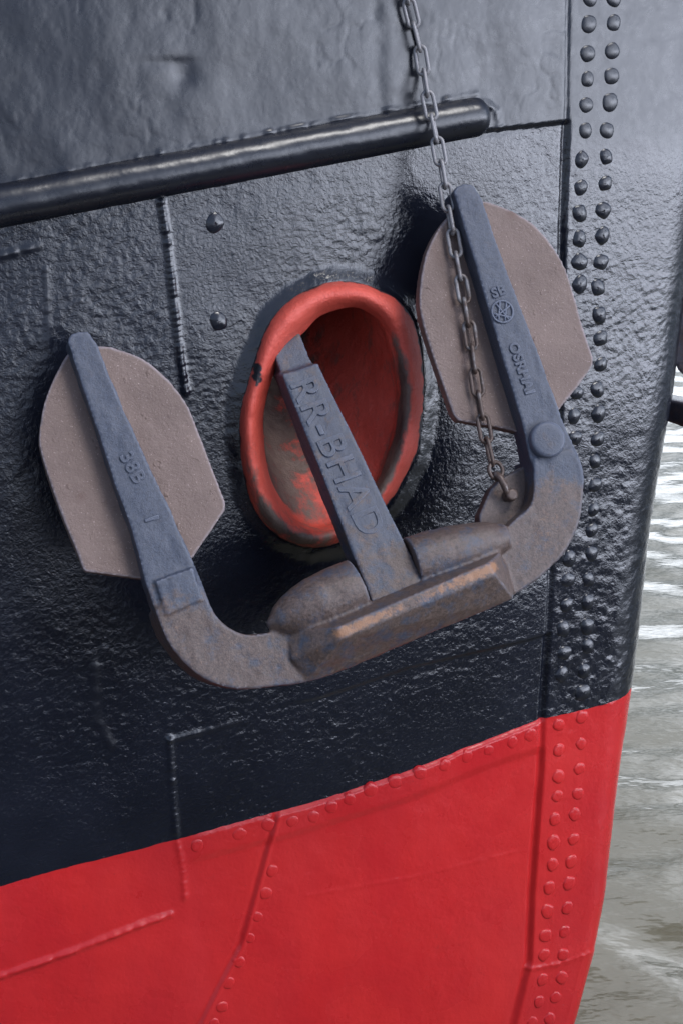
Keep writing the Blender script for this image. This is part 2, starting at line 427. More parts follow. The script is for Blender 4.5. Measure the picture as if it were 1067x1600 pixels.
# welded collar around the hawse mouth
HO = catmull([(502, 444), (549, 440), (596, 454), (630, 477), (650, 514), (661, 589), (659, 650), (650, 707), (627, 757), (607, 788), (570, 828), (522, 852), (475, 855), (434, 838), (401, 801), (384, 757), (375, 690), (377, 639), (387, 602), (414, 518), (451, 471)], 8, True)
ctr = HO.mean(0)
ang = np.arctan2(v - ctr[1], u - ctr[0]); ha = np.arctan2(HO[:, 1] - ctr[1], HO[:, 0] - ctr[0]); hr = np.hypot(*(HO - ctr).T)
o_ = np.argsort(ha); rr = np.interp(ang, ha[o_], hr[o_], period=2 * math.pi)
rad_px = np.hypot(u - ctr[0], v - ctr[1])
disp += .010 * sstep(26, -4, rad_px - rr + 2 * vnoise(S / .02, WW / .02, 7)) * (rad_px < 400)
POS = BASE + disp[..., None] * HN
idx = np.arange(nr * nc).reshape(nr, nc)
quads = np.stack([idx[:-1, :-1], idx[:-1, 1:], idx[1:, 1:], idx[1:, :-1]], -1).reshape(-1, 4)
inh = (rad_px < rr * .90) & front
hole = inh.ravel()[quads].all(1); quads = quads[~hole]
gq = gup.ravel()[quads]; isred = (gq.max(1) < 1e-3 + GD * .5)
def sub(name, q, mat, par):
    us, inv = np.unique(q, return_inverse=True)
    me = npmesh(name, POS.reshape(-1, 3)[us] - np.array(par.location), inv.reshape(q.shape))
    attr(me, 'smoothzone', sm.ravel()[us]); return link(name, me, mat, par)
# snap the row nearest g=0 to a slightly wandering brush edge
SHIP_LOC = (0.0, 3.1, 0.0)
ship = empty('ship', SHIP_LOC, 'old riveted steel ship bow with black topsides and red bottom paint', 'ship')
k0 = int(np.argmin(np.abs(g)))
cut = gup.ravel()[quads].mean(1) + .0022 * fbm(S / .02, S / .05, 5, 3).ravel()[quads[:, 0]] < 0
isred = gq.max(1) <= g[k0] + 1e-6
sub('red_bottom_plating', quads[isred], MR, ship)
sub('black_topside_plating', quads[~isred], MB, ship)
# bulwark cap and deck closing the shell above the picture
dq = []
bm = bmesh.new()
top = [Vector(p) for p in POS[-1, ::8]]
inn = [p + Vector(-NRM * .02 + np.array([0, .0, .03])) for p in top]
tube(bm, [p + Vector((0, 0, .01)) for p in top], .045, 10)
me = bm_mesh('bulwark_cap', bm); smooth(me); localise(me, SHIP_LOC); link('bulwark_cap', me, MB, ship)

st = 4
ri, ci = np.arange(0, nr, st), np.arange(0, nc, st)
SB = BASE[np.ix_(ri, ci)]; SN = HN[np.ix_(ri, ci)]
ii = np.arange(len(ri) * len(ci)).reshape(len(ri), len(ci))
bq = np.stack([ii[:-1, :-1], ii[:-1, 1:], ii[1:, 1:], ii[1:, :-1]], -1).reshape(-1, 4)
BV = BVHTree.FromPolygons([tuple(p) for p in SB.reshape(-1, 3)], [tuple(int(k) for k in q) for q in bq])
def shell(uu, vv, off=0.0):
    r = Vector(ray(uu, vv)).normalized()
    loc, nn, i, dist = BV.ray_cast(Vector(CAM), r)
    if loc is None: return None, None
    if nn.dot(r) > 0: nn = -nn
    return loc + nn * off, nn
def lift(uu, vv):                           # how far the plating stands off the fair surface here
    k = int(np.argmin((PU - uu) ** 2 + (PV - vv) ** 2 + 1e6 * (~front))); return float(disp.ravel()[k])

# rubbing rail
rail_px = [(-1400, 556)] + [(x_, 321 - 138 * x_ / 735) for x_ in range(-600, 736, 40)] + [(738, 183)]
rp = np.array([hp(a_, b_, -.004) for a_, b_ in rail_px])
pts = [Vector(p) for p in rp]; rads = [.0375] * len(pts)
e = (pts[-1] - pts[-2]).normalized()
for k in range(1, 9):
    a_ = k / 8 * math.pi / 2; pts.append(pts[len(rp) - 1] + e * .030 * math.sin(a_)); rads.append(max(.0375 * math.cos(a_) ** .8, .002))
dense_p, dense_r = [], []
for i in range(len(pts) - 1):
    nn = 6 if 0 < i < len(rp) - 1 else 1
    for k in range(nn): dense_p.append(pts[i].lerp(pts[i + 1], k / nn)); dense_r.append(rads[i] + (rads[i + 1] - rads[i]) * k / nn)
dense_p.append(pts[-1]); dense_r.append(rads[-1])
bm = bmesh.new(); tube(bm, dense_p, dense_r, 40)
me = bm_mesh('rubbing_rail', bm)
co = coords(me); nn = np.empty(co.size, np.float32); me.vertices.foreach_get('normal', nn); nn = nn.reshape(-1, 3)
co += nn * (.0010 * fbm(co[:, 0] / .05, co[:, 2] / .03 + co[:, 1] / .03, 17, 3))[:, None]
me.vertices.foreach_set('co', co.astype(np.float32).ravel()); smooth(me); localise(me, SHIP_LOC)
attr(me, 'smoothzone', np.full(len(co), 1.0)); link('rubbing_rail', me, MB, ship)

# rivets
def rivet_mesh(name, seed, h, lumpy):
    r_ = random.Random(seed); bm = bmesh.new(); prof = [(1.2, -.5), (1.10, .02), (1.0, .28), (.84, .50), (.60, .74), (.34, .92), (.14, 1.0)] if seed < 20 else [(1.12, -.5), (1.04, .02), (.98, .35), (.90, .70), (.76, .90), (.42, 1.0), (.14, 1.02)]
    n = 18; rings = []
    ph = r_.random() * 6; e_ = .06 + .10 * lumpy
    for rr_, hh in prof:
        rings.append([bm.verts.new(((rr_ + e_ * math.sin(2 * a_ + ph) * rr_ + r_.uniform(-1, 1) * .05 * lumpy) * .0165 * math.cos(a_), (rr_ + e_ * math.cos(3 * a_ + ph) * .5 * rr_) * .0165 * math.sin(a_), h * (hh + r_.uniform(-1, 1) * .06 * lumpy))) for a_ in [2 * math.pi * k / n for k in range(n)]])
    for a_, b_ in zip(rings[:-1], rings[1:]):
        for k in range(n): bm.faces.new((a_[k], a_[(k + 1) % n], b_[(k + 1) % n], b_[k]))
    tv = bm.verts.new((.002 * lumpy, .001, h * 1.02))
    for k in range(n): bm.faces.new((rings[-1][k], rings[-1][(k + 1) % n], tv))
    me = bm_mesh(name, bm); smooth(me); return me
RVB = [rivet_mesh('rivet', k, .0040, .2) for k in range(3)]; RVL = [rivet_mesh('rivet', k + 10, .0052, .8) for k in range(3)]
RVR = [rivet_mesh('rivet', k + 20, .0040, .5) for k in range(3)]
for me in RVB + RVL: me.materials.append(MB)
for me in RVB: attr(me, 'smoothzone', np.full(len(me.vertices), 1.0))
for me in RVL: attr(me, 'smoothzone', np.full(len(me.vertices), .55))
for me in RVR: me.materials.append(MR)
left_col = [(917, -2), (916, 38), (914, 84), (914, 124), (912, 164), (911, 204), (905, 249), (904, 293), (902, 333), (902, 373), (902, 409), (903, 444), (897, 613), (893, 649), (895, 683), (886, 872), (883, 905), (881, 944), (876, 981), (878, 1018), (874, 1052)]
right_col = [(954, -2), (954, 36), (952, 80), (951, 119), (949, 160), (944, 204), (943, 245), (942, 286), (939, 328), (938, 368), (936, 409), (931, 449), (933, 492), (935, 528), (935, 569), (929, 608), (931, 646), (930, 685), (926, 720), (926, 757), (924, 795), (921, 828), (920, 864), (915, 904), (914, 939), (913, 977), (914, 1008), (908, 1046), (906, 1080)]
red_l = [(869, 1130), (869, 1170), (869, 1211), (867, 1242), (863, 1278), (861, 1314), (860, 1349), (855, 1385), (852, 1422), (849, 1460), (846, 1490), (843, 1528), (838, 1562), (828, 1594)]
red_r = [(905, 1118), (904, 1160), (901, 1199), (899, 1238), (894, 1270), (892, 1309), (889, 1344), (886, 1378), (883, 1417), (879, 1454), (876, 1489), (874, 1525), (864, 1556), (855, 1589)]
red_row = [(309, 1321), (375, 1303), (419, 1288), (456, 1282), (489, 1275), (517, 1260), (545, 1248), (578, 1234), (616, 1221), (655, 1207), (693, 1195), (728, 1181), (761, 1171), (798, 1158), (826, 1147)]
red_dg = [(426, 1361), (416, 1396), (403, 1433), (391, 1466), (375, 1504), (358, 1537), (348, 1574), (335, 1600)]
odd = [(336, 348), (342, 502)]
n_r = 0
def place(lst, meshes, scale=1.0, off=0.0):
    global n_r
    for (uu, vv) in lst:
        p, nn = shell(uu, vv)
        if p is None: continue
        nn = Vector(nn); o = bpy.data.objects.new('rivet', meshes[n_r % len(meshes)]); COL.objects.link(o)
        base = p + nn * (lift(uu, vv) + off)
        q = nn.to_track_quat('Z', 'Y'); s_ = .90 * scale * random.uniform(.9, 1.08)
        o.parent = ship
        o.matrix_local = Matrix.Translation(base - Vector(SHIP_LOC)) @ (q.to_matrix().to_4x4() @ Matrix.Rotation(random.uniform(0, 6.28), 4, 'Z')) @ Matrix.Diagonal((s_, s_, s_, 1))
        n_r += 1
place([q for q in left_col if q[1] < 240], RVB); place([q for q in left_col if q[1] >= 240], RVL)
place([q for q in right_col if q[1] < 240], RVB); place([q for q in right_col if 240 <= q[1]], RVL)
place(red_l + red_r, RVR, 1.0, -.0006); place(red_row, RVR, .95, -.0021); place(red_dg, RVR, .82, -.0010); place(odd, RVL, 1.0)

# hawse pipe
HI = catmull([(478, 518), (502, 494), (549, 481), (576, 490), (596, 512), (612, 562), (620, 622), (614, 676), (600, 722), (580, 765), (552, 800), (510, 822), (474, 818), (445, 792), (424, 750), (414, 697), (414, 639), (431, 582), (456, 540)], 10, True)
def by_angle(P, n, phase=None):
    c = P.mean(0); a = np.arctan2(P[:, 1] - c[1], P[:, 0] - c[0]); o = np.argsort(a)
    th = np.linspace(-math.pi, math.pi, n, endpoint=False)
    return np.stack([np.interp(th, a[o], P[o, 0], period=2 * math.pi), np.interp(th, a[o], P[o, 1], period=2 * math.pi)], 1)
NH = 160
A_, B_ = by_angle(HO, NH), by_angle(HI, NH)
rings = []
prof = [(-.03, -.012), (.0, .012), (.07, .032), (.18, .048), (.36, .058), (.55, .058), (.70, .050), (.80, .040), (.86, .030), (.90, .026), (.97, .016), (1.0, .0)]
for f, o in prof:
    q = A_ + (B_ - A_) * f; wob = 1 + .0
    rings.append(hp(q[:, 0], q[:, 1], o))
cen = rings[-1].mean(0)
PIPE = -NRM * .70 + W * .60 - T * .05; PIPE = PIPE / np.linalg.norm(PIPE)
for k, L in enumerate([.02, .05, .09, .14, .22, .32, .45, .62]):
    rings.append(cen + (rings[len(prof) - 1] - cen) * (1 - .03 * k) + PIPE * L)
rings.append(rings[-1].mean(0) + .02 * (rings[-1] - rings[-1].mean(0)))
rings = np.array(rings)
rim_n = NRM
wobble = .0022 * fbm(rings[..., 0] / .03, rings[..., 2] / .03, 55, 3) + .0025 * fbm(rings[..., 0] / .09, rings[..., 2] / .09, 56, 2)
rings = rings + wobble[..., None] * NRM
nk = len(rings)
ii = np.arange(nk * NH).reshape(nk, NH); jj = np.roll(ii, -1, 1)
q = np.stack([ii[:-1], ii[1:], jj[1:], jj[:-1]], -1)
def finish(name, verts, faces, mat, par, loc, flip=False):
    me = npmesh(name, verts - np.array(loc), faces); return me
hv = rings.reshape(-1, 3)
# subdivide once for shape, keep the attribute from picture position
scr_u, scr_v = proj(hv)
ringf = np.repeat(np.array([p_[0] for p_ in prof] + [1.2] * 9), NH)
lowr = sstep(560, 800, scr_v + .35 * (scr_u - 520))
bandr = np.exp(-((ringf - .74) / .26) ** 2) * sstep(470, 600, scr_v) * sstep(520, 590, scr_u)
bandl = np.exp(-((ringf - .35) / .25) ** 2) * sstep(650, 760, scr_v) * sstep(520, 470, scr_u)
botm = sstep(770, 830, scr_v)
scrape_shade = np.clip(1.0 * bandr + (.6 * bandl) + .28 * botm + .15 * lowr, 0, 1)
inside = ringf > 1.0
scrape_shade = np.where(inside, np.clip(.30 + .50 * sstep(530, 440, scr_u), 0, .9), scrape_shade)  # inside: scraped paint, plus pipe shade painted in darker toward the left
patch = np.zeros(len(hv))
me = npmesh('hawse_pipe', hv - np.array(SHIP_LOC), q.reshape(-1, 4))
attr(me, 'scrape_shade', scrape_shade); attr(me, 'patch', patch); attr(me, 'ringf', ringf)
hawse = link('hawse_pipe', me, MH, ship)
sdm = hawse.modifiers.new('sub', 'SUBSURF'); sdm.levels = 2; sdm.render_levels = 2
dg = bpy.context.evaluated_depsgraph_get(); me2 = bpy.data.meshes.new_from_object(hawse.evaluated_get(dg)); hawse.modifiers.clear(); hawse.data = me2
co = coords(me2) + np.array(SHIP_LOC); pu, pv = proj(co)
nearf = np.array([a_.value for a_ in me2.attributes['scrape_shade'].data]) * 0
pd = np.hypot((pu - 403) / 7, (pv - 582) / 17) + .5 * fbm(pu / 6, pv / 6, 8, 2)
rf = np.empty(len(co), np.float32); me2.attributes['ringf'].data.foreach_get('value', rf)
edgep = sstep(.02, -.02, rf - .02 - .09 * fbm(pu / 16, pv / 16, 18, 4))
me2.attributes['patch'].data.foreach_set('value', np.maximum(sstep(1.15, .9, pd), edgep).astype(np.float32))
smooth(me2)

# ------------------------------------------------------------------ anchor
a1, a2, a3 = hp(124., 519., .11), hp(730., 290., .12), hp(600., 960., .31)
AN = np.cross(a2 - a1, a3 - a1); AN /= np.linalg.norm(AN)
if AN @ (CAM - a3) < 0: AN = -AN
def AP(uu, vv, c=0.0):
    r = ray(uu, vv); t = ((a1 - CAM) @ AN + np.asarray(c, float)) / (r @ AN)
    return CAM + np.asarray(t)[..., None] * r
def APL(pts, c):
    P = np.array(pts, float); return AP(P[:, 0], P[:, 1], c)
def solid(bm, pts, cf, th):
    f = APL(pts, cf); prism(bm, [tuple(p) for p in f], [tuple(p) for p in f - AN * th])
ALOC = tuple(APL([(620, 1000)], -.05)[0])
anchor = empty('anchor', ALOC, 'large steel anchor with brown flukes stowed in the red rimmed hawse hole', 'anchor', )
ARM_L = [(108, 528), (113, 521), (126, 518), (139, 519), (143, 523), (154, 540), (172, 589), (210, 675), (240, 742), (270, 802), (294, 859), (311, 896), (334, 956), (356, 979), (379, 990), (400, 991), (446, 985)]
MID = [(540, 935), (640, 890), (770, 845), (805, 811), (826, 793), (833, 768), (833, 739)]
ARM_R = [(816, 662), (782, 550), (745, 422), (716, 327), (708, 299), (714, 291), (731, 287), (740, 290), (753, 312), (775, 378), (802, 452), (843, 557), (873, 641), (897, 699), (909, 732), (911, 768), (901, 825), (877, 868), (841, 903), (803, 929)]
BOT = [(698, 978), (556, 1039), (485, 1064), (435, 1072), (378, 1077), (330, 1065), (292, 1039), (262, 1001), (244, 956), (227, 907), (208, 832), (180, 757), (146, 652), (112, 553), (107, 536)]
def sm_(pts, n=4): return [tuple(p) for p in catmull(pts, n)]
ARM_L = ARM_L[:9] + sm_(ARM_L[9:]); MID = sm_(MID); ARM_R = ARM_R[:10] + sm_(ARM_R[10:]); BOT = sm_(BOT[:10]) + BOT[10:]
IN_L = sm_([(316, 912), (334, 956), (356, 979), (379, 990), (400, 991), (446, 985)]); OUT_R = sm_([(893, 700), (909, 732), (911, 768), (901, 825), (877, 868), (841, 903), (803, 929)])
OUT_L = sm_([(435, 1072), (378, 1077), (330, 1065), (292, 1039), (262, 1001), (244, 956)])
bm = bmesh.new()
solid(bm, ARM_L + MID + ARM_R + BOT, 0.0, .062)
# thicker crown between the bends
solid(bm, [(262, 930)] + IN_L + sm_([(770, 845), (805, 811), (826, 793), (833, 768), (833, 739)]) + [(835, 715)] + OUT_R + [(698, 978), (556, 1039), (485, 1064)] + OUT_L, 0.004, .115)
# raised pad at the foot of the left arm
solid(bm, [(243, 908), (303, 886), (316, 937), (261, 961)], .008, .05)
# tripping ledge
def hull(pts):
    vs = [bm.verts.new(tuple(p)) for p in pts]; r_ = bmesh.ops.convex_hull(bm, input=vs)
    for gm in r_['geom_unused'] + r_['geom_interior']:
        if isinstance(gm, bmesh.types.BMVert) and gm.is_valid: bm.verts.remove(gm)
hull([APL([p], c)[0] for p, c in [((528, 980), .070), ((533, 999), .070), ((762, 880), .070), ((773, 898), .070), ((452, 985), .005), ((600, 925), .01), ((779, 864), .028), ((480, 1064), .002), ((556, 1038), .004), ((802, 935), .028), ((456, 1030), .012), ((446, 985), -.09), ((776, 862), -.09), ((490, 1060), -.09), ((790, 925), -.09), ((804, 905), -.02)]])
# bosses either side of the shank
def boss(p0, p1, rads, c):
    n = len(rads); P = [APL([(p0[0] + (p1[0] - p0[0]) * k / (n - 1), p0[1] + (p1[1] - p0[1]) * k / (n - 1))], c)[0] for k in range(n)]
    tube(bm, P, rads, 24)
boss((418, 978), (560, 916), [.006, .025, .036, .044, .048, .050, .050, .050, .049], -.002)
boss((642, 880), (790, 838), [.046, .047, .046, .044, .040, .034, .022], -.006)
bmesh.ops.triangulate(bm, faces=bm.faces)
cm = remeshed('crown', bm, .0034, 1, .0016, .03)
co = coords(cm); pu, pv = proj(co); cc = (co - a1) @ AN
wear = .5 + 0 * pu
wear = np.where(pu < 420, sstep(870, 980, pv) * .70, wear)
wear = np.where((pu > 690) & (pv < 860), sstep(700, 790, pv) * .74, wear)
mid = (pu > 420) & (pu < 800) & (pv > 820)
wear = np.where(mid, .62, wear); wear = np.where((pu >= 760) & (pv > 800), .72, wear)
dR, _, aR = pdist(pu, pv, [(530, 990), (650, 938), (770, 886)])
rust = np.exp(-(dR / 11.) ** 2) * np.clip((cc - .03) / .03, 0, 1) * (.45 + .55 * np.clip(np.abs(aR / 262 - .5) * 2, 0, 1))
rust = np.maximum(rust, .30 * np.exp(-((pu - 500) ** 2 + (pv - 1030) ** 2) / 40. ** 2))
rust = np.maximum(rust, .28 * np.exp(-((pu - 860) ** 2 + (pv - 830) ** 2) / 60. ** 2))
rust = np.maximum(rust, .22 * np.exp(-((pu - 290) ** 2 + (pv - 960) ** 2) / 30. ** 2))
fa = np.array([p.center[:] for p in cm.polygons]); fu, fv = proj(fa)
arm_l = (fu < 400) & (fv - 962 + (fu - 259) * 24 / 57. < 0); arm_r = (fu > 690) & (fv < 742)
def submesh(me, mask, name, mat, par, loc):
    co = coords(me); loops = [tuple(p.vertices) for p, k in zip(me.polygons, mask) if k]
    us = np.unique([i for f in loops for i in f]); mp_ = {int(a_): i for i, a_ in enumerate(us)}
    m2 = bpy.data.meshes.new(name); m2.from_pydata([tuple(c_) for c_ in co[us] - np.array(loc)], [], [[mp_[i] for i in f] for f in loops]); smooth(m2)
    attr(m2, 'wear', wear[us]); attr(m2, 'rust', rust[us]); return link(name, m2, mat, par)
arml = submesh(cm, arm_l, 'arm', MARM, anchor, ALOC)
armr = submesh(cm, arm_r, 'arm', MARM, anchor, ALOC)
crown = submesh(cm, ~(arm_l | arm_r), 'crown', MARM, anchor, ALOC)

FL_L = [(112, 549), (90, 581), (71, 626), (62, 675), (64, 705), (79, 754), (101, 814), (120, 859), (131, 889), (135, 893), (225, 905), (302, 872), (352, 797), (353, 786), (339, 748), (311, 675), (292, 630), (262, 592), (225, 562), (187, 546), (157, 541)]
_a = catmull(FL_L[17:] + FL_L[:9] if False else [(353, 786), (339, 748), (311, 675), (292, 630), (262, 592), (225, 562), (187, 546), (157, 541), (112, 549), (90, 581), (71, 626), (62, 675), (64, 705), (79, 754), (101, 814), (120, 859), (131, 889)], 4)
FL_L = [tuple(p) for p in _a] + [(135, 893), (225, 905), (302, 872), (352, 797)]
FL_R = [(700, 338), (678, 368), (664, 402), (656, 449), (657, 490), (674, 550), (694, 608), (708, 648), (716, 657), (789, 670), (830, 680), (873, 641), (917, 584), (926, 570), (926, 557), (910, 510), (897, 462), (880, 412), (850, 368), (819, 341), (782, 322), (754, 314), (725, 320)]
_a = catmull([(926, 557), (910, 510), (897, 462), (880, 412), (850, 368), (819, 341), (782, 322), (754, 314), (725, 318), (700, 338), (678, 368), (664, 402), (656, 449), (657, 490), (674, 550), (694, 608), (708, 648)], 4)
FL_R = [tuple(p) for p in _a] + [(716, 657), (789, 670), (830, 680), (873, 641), (917, 584), (926, 570)]
for pts, cf in ((FL_L, -.042), (FL_R, -.042)):
    # arcs smoothed by inserting points except at the sharp lower corners
    bm = bmesh.new(); solid(bm, pts, cf, .030)
    bmesh.ops.triangulate(bm, faces=bm.faces)
    me = remeshed('fluke', bm, .0034, 1, .0012, .05)
    co = coords(me); pu, pv = proj(co)
    stn_shadow = np.zeros(len(co))
    if pts[0][0] > 600:
        dC, _, _ = pdist(pu, pv, [(678, 385), (700, 450), (722, 540), (728, 590)])  # chain's soft shadow painted as a dark streak along its left
        stn_shadow = .55 * np.exp(-(dC / 7.) ** 2) * np.clip(.5 + fbm(pu / 25, pv / 25, 3, 2), 0, 1)
        stn_shadow = np.maximum(stn_shadow, .8 * np.exp(-((pu - 800) ** 2 + (pv - 333) ** 2) / 9. ** 2))
    else:
        stn_shadow = np.maximum(stn_shadow, .6 * np.exp(-((pu - 128) ** 2 + (pv - 776) ** 2) / 7. ** 2))
    attr(me, 'stain_shadow', stn_shadow); localise(me, ALOC); link('fluke', me, MF, anchor)

# shank
def SP(uu, vv, c): return Vector(APL([(uu, vv)], c)[0])
bm = bmesh.new()
sec = [((441 + 141 * t_, 585 + 357 * t_), (497 + 165 * t_, 567 + 343 * t_), -.085 + .113 * t_) for t_ in (1, .66, .33, 0)]
inw = (-AN * .8 + np.array(PIPE) * .2); inw = Vector(inw / np.linalg.norm(inw))
rings_ = []
for (l_, r_, c) in sec:
    a_, b_ = SP(*l_, c), SP(*r_, c); dp = .075
    rings_.append([a_, b_, b_ + inw * dp, a_ + inw * dp])
dirn = (rings_[-1][0] - rings_[1][0]).normalized()
last = [p + dirn * .0 for p in rings_[-1]]
V_ = [[bm.verts.new(p) for p in r_] for r_ in rings_]
for a_, b_ in zip(V_[:-1], V_[1:]):
    for k in range(4): bm.faces.new((a_[k], a_[(k + 1) % 4], b_[(k + 1) % 4], b_[k]))
bm.faces.new(V_[0]); bm.faces.new(V_[-1][::-1])
cL_ = [p + inw * .016 - dirn * .02 for p in rings_[-1]]
cn = sum(cL_, Vector()) / 4
st_ = [cn + (p - cn) * .86 for p in cL_]; en_ = [p + dirn * .25 + Vector(PIPE) * .05 for p in st_]
prism(bm, st_, en_)
bmesh.ops.triangulate(bm, faces=bm.faces)
me = remeshed('shank', bm, .0034, 1, .0018, .03)
co = coords(me); pu, pv = proj(co)
attr(me, 'wear', .28 + .28 * sstep(780, 900, pv) + .10 * vnoise(pu / 30, pv / 30, 4)); attr(me, 'rust', .10 + 0 * pu + .12 * vnoise(pu / 14, pv / 14, 6))
localise(me, ALOC); shank = link('shank', me, MSH, anchor)

# bolt head on the right arm
def disc(bm, c, n, r_, h, bev=.2, seg=36):
    n = Vector(n); q = n.to_track_quat('Z', 'Y'); rings = []
    for rr_, hh in ((1.0, -.6), (1.0, 1 - bev * 1.6), (1 - bev * .35, 1 - bev * .3), (1 - bev, 1.0), (.5, 1.03), (.05, 1.0)):
        rings.append([bm.verts.new(Vector(c) + q @ Vector((r_ * rr_ * math.cos(a_), r_ * rr_ * math.sin(a_), h * hh))) for a_ in [2 * math.pi * k / seg for k in range(seg)]])
    for a_, b_ in zip(rings[:-1], rings[1:]):
        for k in range(seg): bm.faces.new((a_[k], a_[(k + 1) % seg], b_[(k + 1) % seg], b_[k]))
    bm.faces.new(rings[-1])
bm = bmesh.new(); disc(bm, SP(852, 688, .001), AN, .0325, .017, .22)
me = bm_mesh('bolt_head', bm); smooth(me); attr(me, 'wear', np.full(len(me.vertices), .18)); localise(me, ALOC); link('bolt_head', me, MARM, anchor)
# chain lug in the right bend
bm = bmesh.new(); solid(bm, [(748, 806), (766, 764), (781, 748), (818, 728), (850, 745), (850, 800), (800, 850), (750, 855)], -.045, .035)
bmesh.ops.triangulate(bm, faces=bm.faces)
me = remeshed('chain_lug', bm, .0035, 3, .001, .03); attr(me, 'wear', np.full(len(me.vertices), .75)); attr(me, 'rust', np.full(len(me.vertices), .18)); localise(me, ALOC); link('chain_lug', me, MARM, anchor)

# raised lettering
def lettering(txt, p0, p1, size, c, up_right=True, ext=.0022, parent=anchor, par_mat=MARM, surf=None, wv=.1):
    cu_ = bpy.data.curves.new('t', 'FONT'); cu_.body = txt; cu_.size = size; cu_.extrude = ext; cu_.bevel_depth = .0011; cu_.bevel_resolution = 2; cu_.align_x = 'CENTER'; cu_.align_y = 'CENTER'; cu_.offset = .0002
    cu_.resolution_u = 4; cu_.space_character = 1.12
    o = bpy.data.objects.new('t', cu_); COL.objects.link(o)
    dg = bpy.context.evaluated_depsgraph_get(); dg.update(); me = bpy.data.meshes.new_from_object(o.evaluated_get(dg)); bpy.data.objects.remove(o)
    A, B = SP(*p0, c[0]), SP(*p1, c[1]); X = (B - A).normalized()
    n = Vector(AN) if surf is None else surf; n = (n - n.dot(X) * X).normalized(); Y = n.cross(X)
    mat = Matrix((X, Y, n)).transposed().to_4x4(); mat.translation = (A + B) / 2
    me.transform(mat); localise(me, ALOC); me.name = 'raised_lettering'
    attr(me, 'wear', np.full(len(me.vertices), wv)); smooth(me)
    return link('raised_lettering', me, par_mat, parent)
lettering('38B', (190, 700), (224, 762), .032, (.0, .0), parent=anchor)
lettering('1', (233, 800), (240, 822), .032, (.0, .0), parent=anchor)
lettering('SB', (765, 461), (790, 452), .024, (.0, .0), parent=anchor)
lettering('OSRHAI', (797, 530), (829, 622), .025, (.0, .0), parent=anchor)
sn = None
l1, l2 = Vector(APL([(468, 580)], -.085)[0]), Vector(APL([(620, 920)], .02)[0]); sx = (l2 - l1).normalized()
sside = (rings_[2][1] - rings_[2][0]).normalized(); sn = sside.cross(sx); sn = sn if sn.dot(Vector(AN)) > 0 else -sn
lettering('RR-BHAD', (473, 602), (578, 826), .068, (-.0764, -.0044), parent=anchor, surf=sn, wv=.3, ext=.0008)
# round cast emblem on the right arm: ring with crossing ribs
bm = bmesh.new(); cc_ = SP(784, 487, .0015); q = Vector(AN).to_track_quat('Z', 'Y'); re_ = .0195
tube(bm, [cc_ + q @ Vector((re_ * math.cos(a_), re_ * math.sin(a_), 0)) for a_ in np.linspace(0, 2 * math.pi, 33)], .0022, 8, False)
for a_, o_ in ((.6, .0), (2.2, .0), (1.4, .006), (1.4, -.006), (2.9, .007)):
    dx = Vector((math.cos(a_), math.sin(a_), 0)); ox = Vector((-math.sin(a_), math.cos(a_), 0)) * o_; L = math.sqrt(re_ ** 2 - o_ ** 2) * .95
    tube(bm, [cc_ + q @ (ox + dx * t_) for t_ in np.linspace(-L, L, 5)], .0019, 8)
me = bm_mesh('raised_emblem', bm); smooth(me); attr(me, 'wear', np.full(len(me.vertices), .1)); localise(me, ALOC); link('raised_emblem', me, MARM, anchor)

# ------------------------------------------------------------------ chain
path = [(628, -75), (637, 0), (655, 75), (667, 150), (679, 205), (690, 265), (699, 320), (711, 390), (722, 450), (735, 530), (743, 590), (751, 640), (760, 690), (768, 724)]
pc = catmull(path, 40)
P3 = []
p_rail = hp(679., 205., .058); p_lug = APL([(768, 724)], -.030)[0]
vals = []
for (uu, vv) in pc:
    uu = np.float64(uu); vv = np.float64(vv)
    if vv <= 205:
        o = np.interp(vv, [-75, 100, 150, 205], [.022, .022, .046, .055]); P3.append(hp(uu, vv, o))
    else:
        t_ = (vv - 205) / (724 - 205); lin = p_rail + (p_lug - p_rail) * t_
        depth = (lin - CAM) @ AN; r = ray(uu, vv); d_lin = ((lin - a1) @ AN)
        c = d_lin
        if 318 < vv < 668: c = max(c, -.042 + .013)
        P3.append(AP(uu, vv, c))
P3 = np.array(P3)
for _ in range(6): P3[1:-1] = .25 * P3[:-2] + .5 * P3[1:-1] + .25 * P3[2:]
L = np.concatenate([[0], np.cumsum(np.linalg.norm(np.diff(P3, axis=0), axis=1))])
def link_mesh():
    bm = bmesh.new(); hl, r_, wr = .0155, .0097, .0036; ctrl = []
    for k in range(13): a_ = -math.pi / 2 + math.pi * k / 12; ctrl.append((hl + r_ * math.cos(a_), r_ * math.sin(a_), 0))
    for k in range(13): a_ = math.pi / 2 + math.pi * k / 12; ctrl.append((-hl + r_ * math.cos(a_), r_ * math.sin(a_), 0))
    n = len(ctrl); rings = []
    for i in range(n):
        p = Vector(ctrl[i]); d_ = (Vector(ctrl[(i + 1) % n]) - Vector(ctrl[i - 1])).normalized(); s_ = Vector((0, 0, 1)); o_ = d_.cross(s_)
        rings.append([bm.verts.new(p + wr * (math.cos(b) * s_ + math.sin(b) * o_)) for b in [2 * math.pi * k / 10 for k in range(10)]])
    for i in range(n):
        a_, b_ = rings[i], rings[(i + 1) % n]
        for k in range(10): bm.faces.new((a_[k], a_[(k + 1) % 10], b_[(k + 1) % 10], b_[k]))
    me = bm_mesh('link', bm); smooth(me); me.materials.append(MC); return me
LM = link_mesh()
CLOC = tuple(P3[0])
chain = empty('chain', CLOC, 'thin galvanised chain hanging down the hull to the anchor', 'chain')
pitch = (.0152 + .0098 - .0041) * 2 - .0008
nl = int(L[-1] / pitch); pitch = L[-1] / nl
